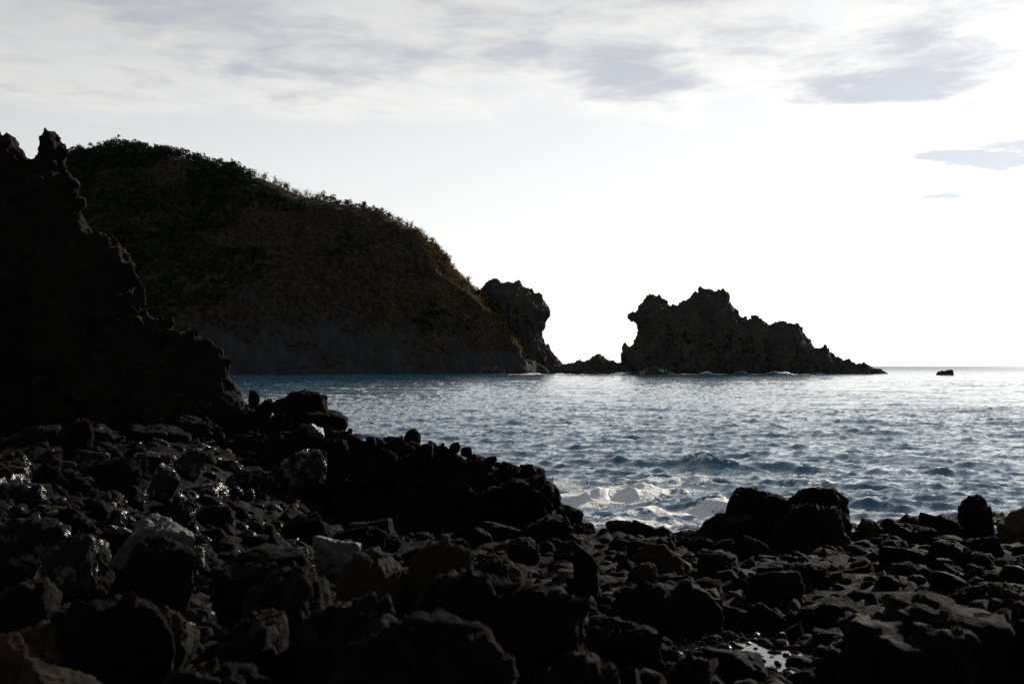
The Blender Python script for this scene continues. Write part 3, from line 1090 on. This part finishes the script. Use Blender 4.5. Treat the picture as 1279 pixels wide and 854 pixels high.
HERO = [
    # along the outcrop and the foot of the crag
    (373, 485, 535, 72, 41.5, 2, M_ROCK, 'large blocky boulder with a domed top at the seaward end of the crag', .3, .9, (0, 6)),
    (403, 509, 552, 62, 41.0, 9, M_ROCK, 'wedge shaped slab jutting over the water beside the domed boulder', .1, .9, (0, 14)),
    (318, 487, 512, 17, 43.0, 3, M_ROCK, 'small blunt upright rock at the foot of the crag', .6, .9, (0, 0)),
    (328, 496, 530, 22, 42.0, 7, M_ROCK, 'pointed leaning rock between the crag and the domed boulder', .2, .9, (0, 18)),
    (174, 356, 380, 17, 44.2, 0, M_CRAG, 'round knob of rock sticking out of the side of the crag', .2, .9, (0, 0)),
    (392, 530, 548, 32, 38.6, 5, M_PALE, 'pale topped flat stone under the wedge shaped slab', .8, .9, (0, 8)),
    (447, 541, 554, 11, 39.5, 3, M_ROCK, 'small round stone perched on the outcrop near the slab', .1, .9, (0, 0)),
    (515, 535, 562, 22, 39.0, 7, M_ROCK, 'pointed pyramid shaped stone standing on the outcrop crest', .5, .9, (0, 0)),
    (484, 544, 560, 28, 39.0, 2, M_ROCK, 'low lumpy stone beside the pyramid shaped stone', .5, .9, (0, 0)),
    (527, 553, 584, 34, 37.5, 4, M_ROCK, 'dark rounded block in front of the pyramid shaped stone', 1.5, .9, (0, 0)),
    (487, 560, 580, 20, 37.0, 6, M_ROCK, 'small rounded stone beside a patch of pale sand on the outcrop', 2.5, .9, (0, 0)),
    (583, 557, 570, 14, 38.6, 8, M_ROCK, 'small knobbly stone halfway down the outcrop crest', .5, .9, (0, 0)),
    (630, 575, 592, 12, 38.4, 0, M_ROCK, 'small upright stone uphill of the round boulder', .9, .9, (0, 0)),
    (643, 583, 598, 18, 38.2, 6, M_ROCK, 'squat stone beside the round boulder', .9, .9, (0, 0)),
    (670, 583, 615, 25, 37.8, 4, M_ROCK, 'round boulder perched on the outcrop right above the breaking wave', .4, 1, (0, 0)),
    (650, 593, 672, 104, 35.8, 8, M_ROCK, 'big dome of black rock at the seaward end of the outcrop', 1.1, .9, (0, 0)),
    (703, 629, 668, 42, 36.2, 1, M_ROCK, 'angular rock stepping down from the dome to the water', .2, .9, (0, 20)),
    (727, 651, 684, 44, 35.0, 0, M_ROCK, 'low rounded rock at the foot of the outcrop beside the water', .8, .9, (0, 0)),
    (664, 578, 605, 30, 37.6, 5, M_ROCK, 'flat stone wedged behind the big dome', .8, .9, (0, 0)),
    (416, 548, 592, 42, 37.4, 10, M_ROCK, 'hunched rock in front of the wedge shaped slab', .8, .9, (0, 0)),
    (379, 560, 600, 60, 35.5, 2, M_WET, 'wet rock with a glinting edge below the pale topped stone', .2, .9, (0, 0)),
    (300, 541, 572, 30, 38.0, 1, M_ROCK, 'upright shard with one lit face at the foot of the crag', .7, .6, (0, 8)),
    (290, 503, 566, 64, 42.0, 2, M_ROCK, 'broken block of the crag toe next to the blunt upright rock', .4, .9, (0, 14)),
    (252, 516, 572, 74, 40.5, 6, M_ROCK, 'hulking black block fallen at the toe of the crag', 1.4, .9, (0, 10)),
    (347, 517, 566, 40, 40.0, 10, M_ROCK, 'black block wedged below the domed boulder', .9, .9, (0, 12)),
    (196, 528, 584, 84, 38.5, 9, M_ROCK, 'broad fallen block half buried under the crag face', .3, .9, (0, 12)),
    (132, 533, 590, 80, 37.5, 1, M_ROCK, 'angular fallen block in the darkest shade of the crag', 2.1, .9, (0, 8)),
    (38, 528, 592, 110, 37.0, 4, M_ROCK, 'huge fallen block lying against the crag wall', 1.0, .9, (0, 6)),
    # shoreline in the gap
    (772, 649, 682, 38, 36.5, 1, M_ROCK, 'angular low rock at the water in the gap of the shore', .9, .9, (0, 0)),
    (813, 649, 688, 46, 36.0, 11, M_ROCK, 'sloping rock with a ridged top at the water in the gap', .4, .9, (0, 0)),
    (856, 663, 690, 40, 35.0, 6, M_ROCK, 'flat rock between the gap and the great boulder pile', .4, .9, (0, 0)),
    # the great pile
    (931, 607, 700, 92, 33.5, 1, M_ROCK, 'large angular boulder with a beaked side on the great boulder pile', .1, .9, (0, 10)),
    (1007, 602, 690, 108, 35.2, 4, M_ROCK, 'large smooth slab backed boulder at the rear of the great boulder pile', .25, .9, (0, 12)),
    (1054, 643, 676, 25, 34.4, 3, M_ROCK, 'small square block leaning against the slab backed boulder', .3, .9, (0, 0)),
    (1008, 628, 730, 92, 32.0, 10, M_ROCK, 'steep dark rock face at the centre of the great boulder pile', .5, .9, (0, 8)),
    (905, 646, 712, 92, 32.4, 9, M_ROCK, 'sloping shoulder rock on the side of the great boulder pile toward the gap', .5, .9, (0, -16)),
    (1045, 684, 745, 90, 29.0, 0, M_ROCK, 'rounded dark boulder at the front of the great boulder pile', 1.9, .9, (0, 0)),
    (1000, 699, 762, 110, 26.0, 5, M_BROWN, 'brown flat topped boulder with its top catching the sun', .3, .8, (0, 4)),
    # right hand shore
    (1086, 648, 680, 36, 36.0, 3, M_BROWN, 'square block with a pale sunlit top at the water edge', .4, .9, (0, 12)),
    (1109, 645, 668, 20, 36.8, 7, M_ROCK, 'small pointed rock behind the square block', .4, .9, (0, 25)),
    (1134, 653, 700, 66, 33.5, 1, M_ROCK, 'angular sloping boulder next to the square block', .6, .9, (0, 10)),
    (1175, 638, 692, 66, 35.4, 11, M_ROCK, 'broad dome shaped boulder beside the standing stone', .8, .9, (0, 0)),
    (1220, 619, 668, 42, 36.6, 6, M_ROCK, 'tall rounded standing stone at the water edge', .3, .9, (0, -6)),
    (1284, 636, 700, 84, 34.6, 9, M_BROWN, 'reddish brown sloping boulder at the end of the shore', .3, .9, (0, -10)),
    (1210, 689, 740, 76, 27.0, 2, M_ROCK, 'broad low boulder on the shingle behind the tilted slab', .4, .9, (0, 0)),
    (1262, 727, 790, 84, 20.0, 1, M_BROWN, 'squat brown topped boulder on the shingle with a ridged back', .9, .9, (0, 8)),
    (1136, 714, 744, 30, 23.0, 3, M_BROWN, 'thin slab of stone tilted up with one sunlit edge', .5, .25, (0, 50)),
    (1120, 690, 722, 60, 29.0, 4, M_ROCK, 'low dark boulder behind the thin tilted slab', 1.5, .9, (0, 0)),
    # near masses
    (1150, 742, 960, 250, 10.5, 9, M_ROCK, 'huge dark near boulder with a sharp brown crest beside the tide pool', .5, .8, (0, 4)),
    (1275, 752, 960, 190, 11.0, 10, M_ROCK, 'massive black boulder overlapping the huge one with the sharp crest', 1.3, .8, (0, 0)),
    (835, 720, 840, 140, 17.0, 8, M_ROCK, 'big smooth dome boulder with a brown lit crest beside the tide pool', .4, .9, (0, 8)),
    (760, 770, 880, 110, 13.0, 1, M_ROCK, 'sharp edged dark rock in front of the smooth dome boulder', .4, .9, (0, 10)),
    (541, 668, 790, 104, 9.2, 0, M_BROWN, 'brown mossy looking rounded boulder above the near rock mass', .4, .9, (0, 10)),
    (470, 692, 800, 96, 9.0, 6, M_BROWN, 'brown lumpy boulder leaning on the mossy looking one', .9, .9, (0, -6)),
    (600, 712, 940, 250, 8.4, 10, M_ROCK, 'massive near rock with a sloping crest under the mossy looking boulder', .2, .8, (0, 14)),
    (700, 800, 960, 150, 8.0, 2, M_ROCK, 'dark slab leaning against the massive near rock', .8, .8, (0, 20)),
    (430, 740, 960, 190, 8.0, 8, M_ROCK, 'black rounded near rock beside the massive one', 2.2, .8, (0, -6)),
    (612, 694, 745, 46, 15.0, 7, M_ROCK, 'small pyramid rock with one lit edge behind the massive near rock', .3, .9, (0, 0)),
    (735, 681, 735, 40, 19.0, 11, M_ROCK, 'egg shaped dark boulder among the red shingle', .3, .9, (0, 6)),
    (800, 700, 735, 44, 21.0, 4, M_RED, 'reddish scoria boulder on the red shingle', .3, .9, (0, 6)),
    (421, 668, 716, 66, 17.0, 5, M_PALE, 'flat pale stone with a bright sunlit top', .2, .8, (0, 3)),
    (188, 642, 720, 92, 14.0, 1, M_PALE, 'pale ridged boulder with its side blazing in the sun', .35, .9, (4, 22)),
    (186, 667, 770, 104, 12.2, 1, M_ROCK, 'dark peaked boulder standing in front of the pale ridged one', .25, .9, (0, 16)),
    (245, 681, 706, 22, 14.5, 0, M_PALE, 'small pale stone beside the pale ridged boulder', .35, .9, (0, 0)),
    (228, 618, 650, 40, 20.0, 5, M_WET, 'wet glistening slab uphill of the pale ridged boulder', .35, .9, (0, 26)),
    (205, 582, 620, 42, 24.0, 3, M_WET, 'wet tilted stone with a pale sheen on the rubble slope', .6, .9, (0, 30)),
    (238, 556, 590, 34, 29.0, 1, M_WET, 'wet stone with two bright patches near the foot of the crag', .2, .9, (0, 30)),
    (117, 560, 590, 44, 27.0, 5, M_WET, 'flat wet stone with a straight bright rim on the rubble slope', .2, .9, (0, 0)),
    (95, 522, 562, 44, 33.0, 2, M_ROCK, 'upright stone with a lit tip under the crag', .4, .9, (0, 0)),
    (30, 640, 720, 110, 16.0, 2, M_WET, 'big wet rock with a glittering broken surface on the rubble slope', .6, .9, (0, 12)),
    (95, 668, 745, 90, 14.0, 10, M_WET, 'wet black rock with bright ridges below the glittering one', 1.2, .9, (0, 18)),
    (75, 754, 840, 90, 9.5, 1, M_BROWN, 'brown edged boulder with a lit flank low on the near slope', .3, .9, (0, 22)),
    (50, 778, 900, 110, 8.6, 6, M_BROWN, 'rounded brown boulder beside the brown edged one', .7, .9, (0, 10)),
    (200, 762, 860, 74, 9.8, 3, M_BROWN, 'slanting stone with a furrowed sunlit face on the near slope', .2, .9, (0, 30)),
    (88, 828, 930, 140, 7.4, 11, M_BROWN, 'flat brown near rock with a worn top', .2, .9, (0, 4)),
    (-5, 790, 930, 80, 7.6, 9, M_RED, 'reddish rough near rock beside the flat brown one', .2, .9, (0, 4)),
    (300, 760, 930, 170, 8.2, 4, M_ROCK, 'smooth black near boulder between the slanting stone and the rounded rock', 1.2, .8, (0, 0)),
    (325, 686, 760, 130, 13.0, 9, M_ROCK, 'low sloping black rock beside the flat pale stone', .6, .9, (0, -8)),
    (655, 672, 700, 40, 26.0, 6, M_ROCK, 'low dark stone below the big dome of the outcrop', .6, .9, (0, 0)),
    (140, 735, 930, 170, 8.8, 8, M_ROCK, 'big black near boulder under the dark peaked one', .6, .9, (0, 6)),
    (365, 700, 900, 150, 10.0, 2, M_ROCK, 'rough black near boulder behind the black rounded rock', 1.6, .9, (0, 12)),
    (520, 770, 980, 200, 7.2, 4, M_ROCK, 'plain black boulder in the shade of the massive near rock', 2.6, .9, (0, 0)),
    (760, 830, 960, 130, 9.0, 11, M_ROCK, 'low black near boulder between the dark slab and the tide pool', 2.6, .9, (0, 8)),
    (1075, 812, 960, 120, 10.6, 6, M_ROCK, 'low black boulder damming the tide pool beside the huge crested one', .9, .9, (0, -8)),
    (10, 715, 860, 130, 11.0, 4, M_ROCK, 'black boulder under the big glittering rock', .9, .9, (0, 12)),
    (240, 820, 990, 190, 7.2, 2, M_ROCK, 'wide black near rock in front of the slanting furrowed stone', .1, .9, (0, 8)),
    (920, 808, 850, 90, 13.4, 5, M_ROCK, 'flat wet looking rock lying in the tide pool', .6, .9, (0, 4)),
    (860, 815, 900, 70, 11.0, 0, M_ROCK, 'rounded rock at the lip of the tide pool', .6, .9, (0, 4)),
]
# the rocks that others can be found by
LANDMARKS = [('wedge shaped slab', 'the wedge shaped slab'), ('pointed pyramid', 'the pyramid shaped stone'), ('big dome of black', 'the big dome at the end of the outcrop'),
             ('sloping rock with a ridged', 'the gap in the shore'), ('steep dark rock face', 'the great boulder pile'), ('square block with', 'the square block at the water'),
             ('tall rounded standing', 'the tall standing stone'), ('thin slab', 'the thin tilted slab'), ('flat wet looking', 'the tide pool'), ('huge dark near', 'the huge sharp crested boulder'),
             ('big smooth dome', 'the smooth dome boulder'), ('brown mossy', 'the mossy looking brown boulder'), ('massive near rock', 'the massive near rock'), ('flat pale stone', 'the flat pale stone'),
             ('pale ridged', 'the pale ridged boulder'), ('big wet rock', 'the big glittering wet rock'), ('slanting stone', 'the slanting furrowed stone'), ('flat brown near', 'the flat brown near rock'),
             ('egg shaped', 'the egg shaped boulder'), ('brown flat topped', 'the brown flat topped boulder'), ('upright stone with a lit', 'the upright stone under the crag'),
             ('wet tilted stone', 'the wet tilted stone on the rubble slope'), ('broad low boulder', 'the broad low boulder on the shingle'), ('low sloping black', 'the low sloping black rock'),
             ('reddish brown sloping', 'the reddish boulder ending the shore'), ('small pyramid rock', 'the small pyramid rock')]
taken = []
heroes = []
for h in HERO:
    px, top, bot, w, Y, var, mat, lab, rz, deep, tilt = h
    o = boulder(px, top, bot, w, Y, var, mat, lab, rz, deep, tilt)
    taken.append((o.location.x, o.location.y, max(o.scale.x, o.scale.y)))
    for w_ in LANDMARKS:
        if lab.startswith(w_[0]):
            heroes.append((o.location.x, o.location.y, w_[1]))

# boulders lying about between them
rs = np.random.default_rng(5)
FILL = {'black_lava': ('black', M_ROCK), 'wet_lava': ('wet black', M_WET), 'brown_lava': ('dull brown', M_BROWN), 'red_scoria': ('reddish', M_RED)}
count = 0
tries = 0
while count < 215 and tries < 6000:
    tries += 1
    px = rs.uniform(-20, 1300)
    py = rs.uniform(538, 880)
    if py < np.interp(px, [0, 300, 420, 700, 760, 880, 1279], [542, 545, 575, 668, 680, 690, 678]):
        continue
    hit = hit_ground(px, py)
    if hit is None:
        continue
    x, y, z = hit
    if y < 12.5 and rs.random() < 0.85:
        continue
    if abs(x - POOL[0]) < 0.8 and abs(y - POOL[1]) < 1.6:
        continue
    s = min((0.13 + 0.42 * rs.random() ** 2.2) * (1 + 0.02 * y), 34 / FPX * y)
    if any((x - a) ** 2 + (y - b) ** 2 < (0.75 * r + 0.55 * s) ** 2 for a, b, r in taken):
        continue
    taken.append((x, y, s))
    t = rs.random()
    key = 'wet_lava' if px < 330 and t < 0.55 else ('red_scoria' if 620 < px < 900 and t < 0.4 else ('brown_lava' if t > 0.92 else 'black_lava'))
    lab, mat = FILL[key]
    near = min(heroes, key=lambda q: (q[0] - x) ** 2 + (q[1] - y) ** 2)[2]
    flat = rs.uniform(.5, .85)
    form = ('small' if s < 0.24 else 'middling' if s < 0.42 else 'large') + (' flat ' if flat < 0.62 else ' ')
    text = form + lab + ' boulder lying near ' + near
    o = rock_object(int(rs.integers(12)), mat, text, 'boulder', text.split(' lying ')[0] + 's near ' + near)
    o.scale = (s, s * rs.uniform(.7, 1.1), s * flat)
    o.location = (x, y, z + o.scale.z * 0.45)
    o.rotation_euler = (rs.normal() * .25, rs.normal() * .25, rs.uniform(0, 6.28))
    count += 1


# ------------------------------------------------------------------ rubble and shingle (countless)
def rubble(name, label, mat, n, smin, smax, region, seed, protos=6):
    gen = np.random.default_rng(seed)
    pr = [boulder_mesh(300 + seed * 10 + i, 2, 1.2, 1.8) for i in range(protos)]
    V, F_, off = [], [], 0
    P_ = region(gen, n)
    for (x, y, z) in P_:
        v, f = pr[int(gen.integers(protos))]
        s = smin * (smax / smin) ** (gen.random() ** 1.7)
        a, b, c = gen.uniform(0, 6.28), gen.normal() * .5, gen.normal() * .5
        m = np.array(Matrix.Rotation(a, 3, 'Z') @ Matrix.Rotation(b, 3, 'X') @ Matrix.Rotation(c, 3, 'Y'))
        q = (v * np.array([s, s * gen.uniform(.7, 1), s * gen.uniform(.5, .8)])) @ m.T + np.array([x, y, z + 0.15 * s])
        V.append(q)
        F_.append(f + off)
        off += len(v)
    link(name, mesh_from(name, np.concatenate(V), np.concatenate(F_), False), mat, kind='stuff', label=label, category='rubble')


def on_ground(xr, yr, thin=None):
    def fn(gen, n):
        y = yr[0] * (yr[1] / yr[0]) ** gen.random(n)
        x = gen.uniform(xr[0], xr[1], n) * y
        z = ground(x, y)
        keep = z > 0.05
        if thin is not None:
            keep &= thin(x, y)
        return np.stack([x, y, z], 1)[keep]
    return fn


rubble('rubble', 'black lava rubble covering the shore between the boulders', M_ROCK, 4300, .07, .30, on_ground((-.5, .56), (11, 43)), 1)
rubble('wet_rubble', 'wet glinting rubble on the slope below the crag', M_WET, 1500, .07, .24, on_ground((-.42, -.12), (12, 40)), 2)
rubble('red_shingle', 'reddish scoria shingle between the boulders', M_RED, 900, .05, .16, on_ground((-.02, .36), (14, 36)), 3)


def on_mesh(mesh_name, cond):
    me = bpy.data.objects[mesh_name].data
    v = np.zeros(len(me.vertices) * 3, np.float32)
    me.vertices.foreach_get('co', v)
    v = v.reshape(-1, 3)
    nn = np.zeros(len(me.vertices) * 3, np.float32)
    me.vertices.foreach_get('normal', nn)
    nn = nn.reshape(-1, 3)

    def fn(gen, n):
        s = np.where(cond(v, nn))[0]
        return v[gen.choice(s, n)]
    return fn


rubble('outcrop_rubble', 'loose black stones lying on top of the outcrop', M_ROCK, 420, .06, .22, on_mesh('rock_outcrop', lambda v, n: (n[:, 2] > .35) & (v[:, 2] > .6) & (v[:, 1] < 41)), 4)
rubble('scree', 'loose stones stuck to the side of the crag', M_CRAG, 260, .05, .16, on_mesh('rock_crag', lambda v, n: (n[:, 2] > .6) & (v[:, 1] < 46) & (v[:, 0] > -18) & (v[:, 2] < 9.5)), 5)

# ------------------------------------------------------------------ tide pool with its wet pebbles
zp = float(ground(POOL[0], POOL[1])) + 0.17
ang = np.linspace(0, 2 * np.pi, 49)[:-1]
rr = 1 + 0.22 * np.sin(3 * ang + 1) + 0.15 * np.sin(5 * ang)
pv = np.stack([POOL[0] + 0.8 * rr * np.cos(ang), POOL[1] + 2.0 * rr * np.sin(ang), np.full(48, zp)], 1)
pv = np.concatenate([pv, [[POOL[0], POOL[1], zp]]])
pf = np.array([[i, (i + 1) % 48, 48] for i in range(48)])
link('tide_pool', mesh_from('tide_pool', pv, pf), M_POOL, kind='structure')


def pool_region(gen, n):
    a, r = gen.random(n) * 6.28, np.sqrt(gen.random(n)) * 1.15
    x, y = POOL[0] + 0.85 * r * np.cos(a), POOL[1] + 2.1 * r * np.sin(a)
    return np.stack([x, y, np.maximum(ground(x, y) + .06, zp - 0.03)], 1)


rubble('wet_pebbles', 'wet shining pebbles in the tide pool', M_WET, 460, .03, .11, pool_region, 6)

# ------------------------------------------------------------------ spray
def spray(name, label, n, size, fn, seed):
    gen = np.random.default_rng(seed)
    c = fn(gen, n)
    s = size * (0.4 + gen.random(n) ** 2 * 1.2)[:, None]
    t = np.array([[1, 1, 1], [1, -1, -1], [-1, 1, -1], [-1, -1, 1]]) * 0.6
    v = (c[:, None, :] + t[None] * s[:, None, :] * gen.uniform(.6, 1.3, (n, 4, 1))).reshape(-1, 3)
    f = (np.array([[0, 1, 2], [0, 3, 1], [0, 2, 3], [1, 3, 2]])[None] + 4 * np.arange(n)[:, None, None]).reshape(-1, 3)
    link(name, mesh_from(name, v, f), M_SPRAY, kind='stuff', label=label, category='spray')


spray('sea_spray', 'fine white spray thrown up where the wave breaks against the outcrop', 1800, 0.010,
      lambda gen, n: np.stack([1.45 + np.abs(gen.normal(0, .5, n)), 49.3 + gen.normal(0, .5, n), 0.30 + np.abs(gen.normal(0, .16, n))], 1), 1)
spray('far_spray', 'burst of white spray behind the skerry by the rock island', 2600, 0.12,
      lambda gen, n: np.stack([P(818, 460, 742)[0] + gen.normal(0, 3.2, n), 742 + gen.normal(0, 1.5, n), np.abs(gen.normal(0, 1.3, n))], 1), 2)
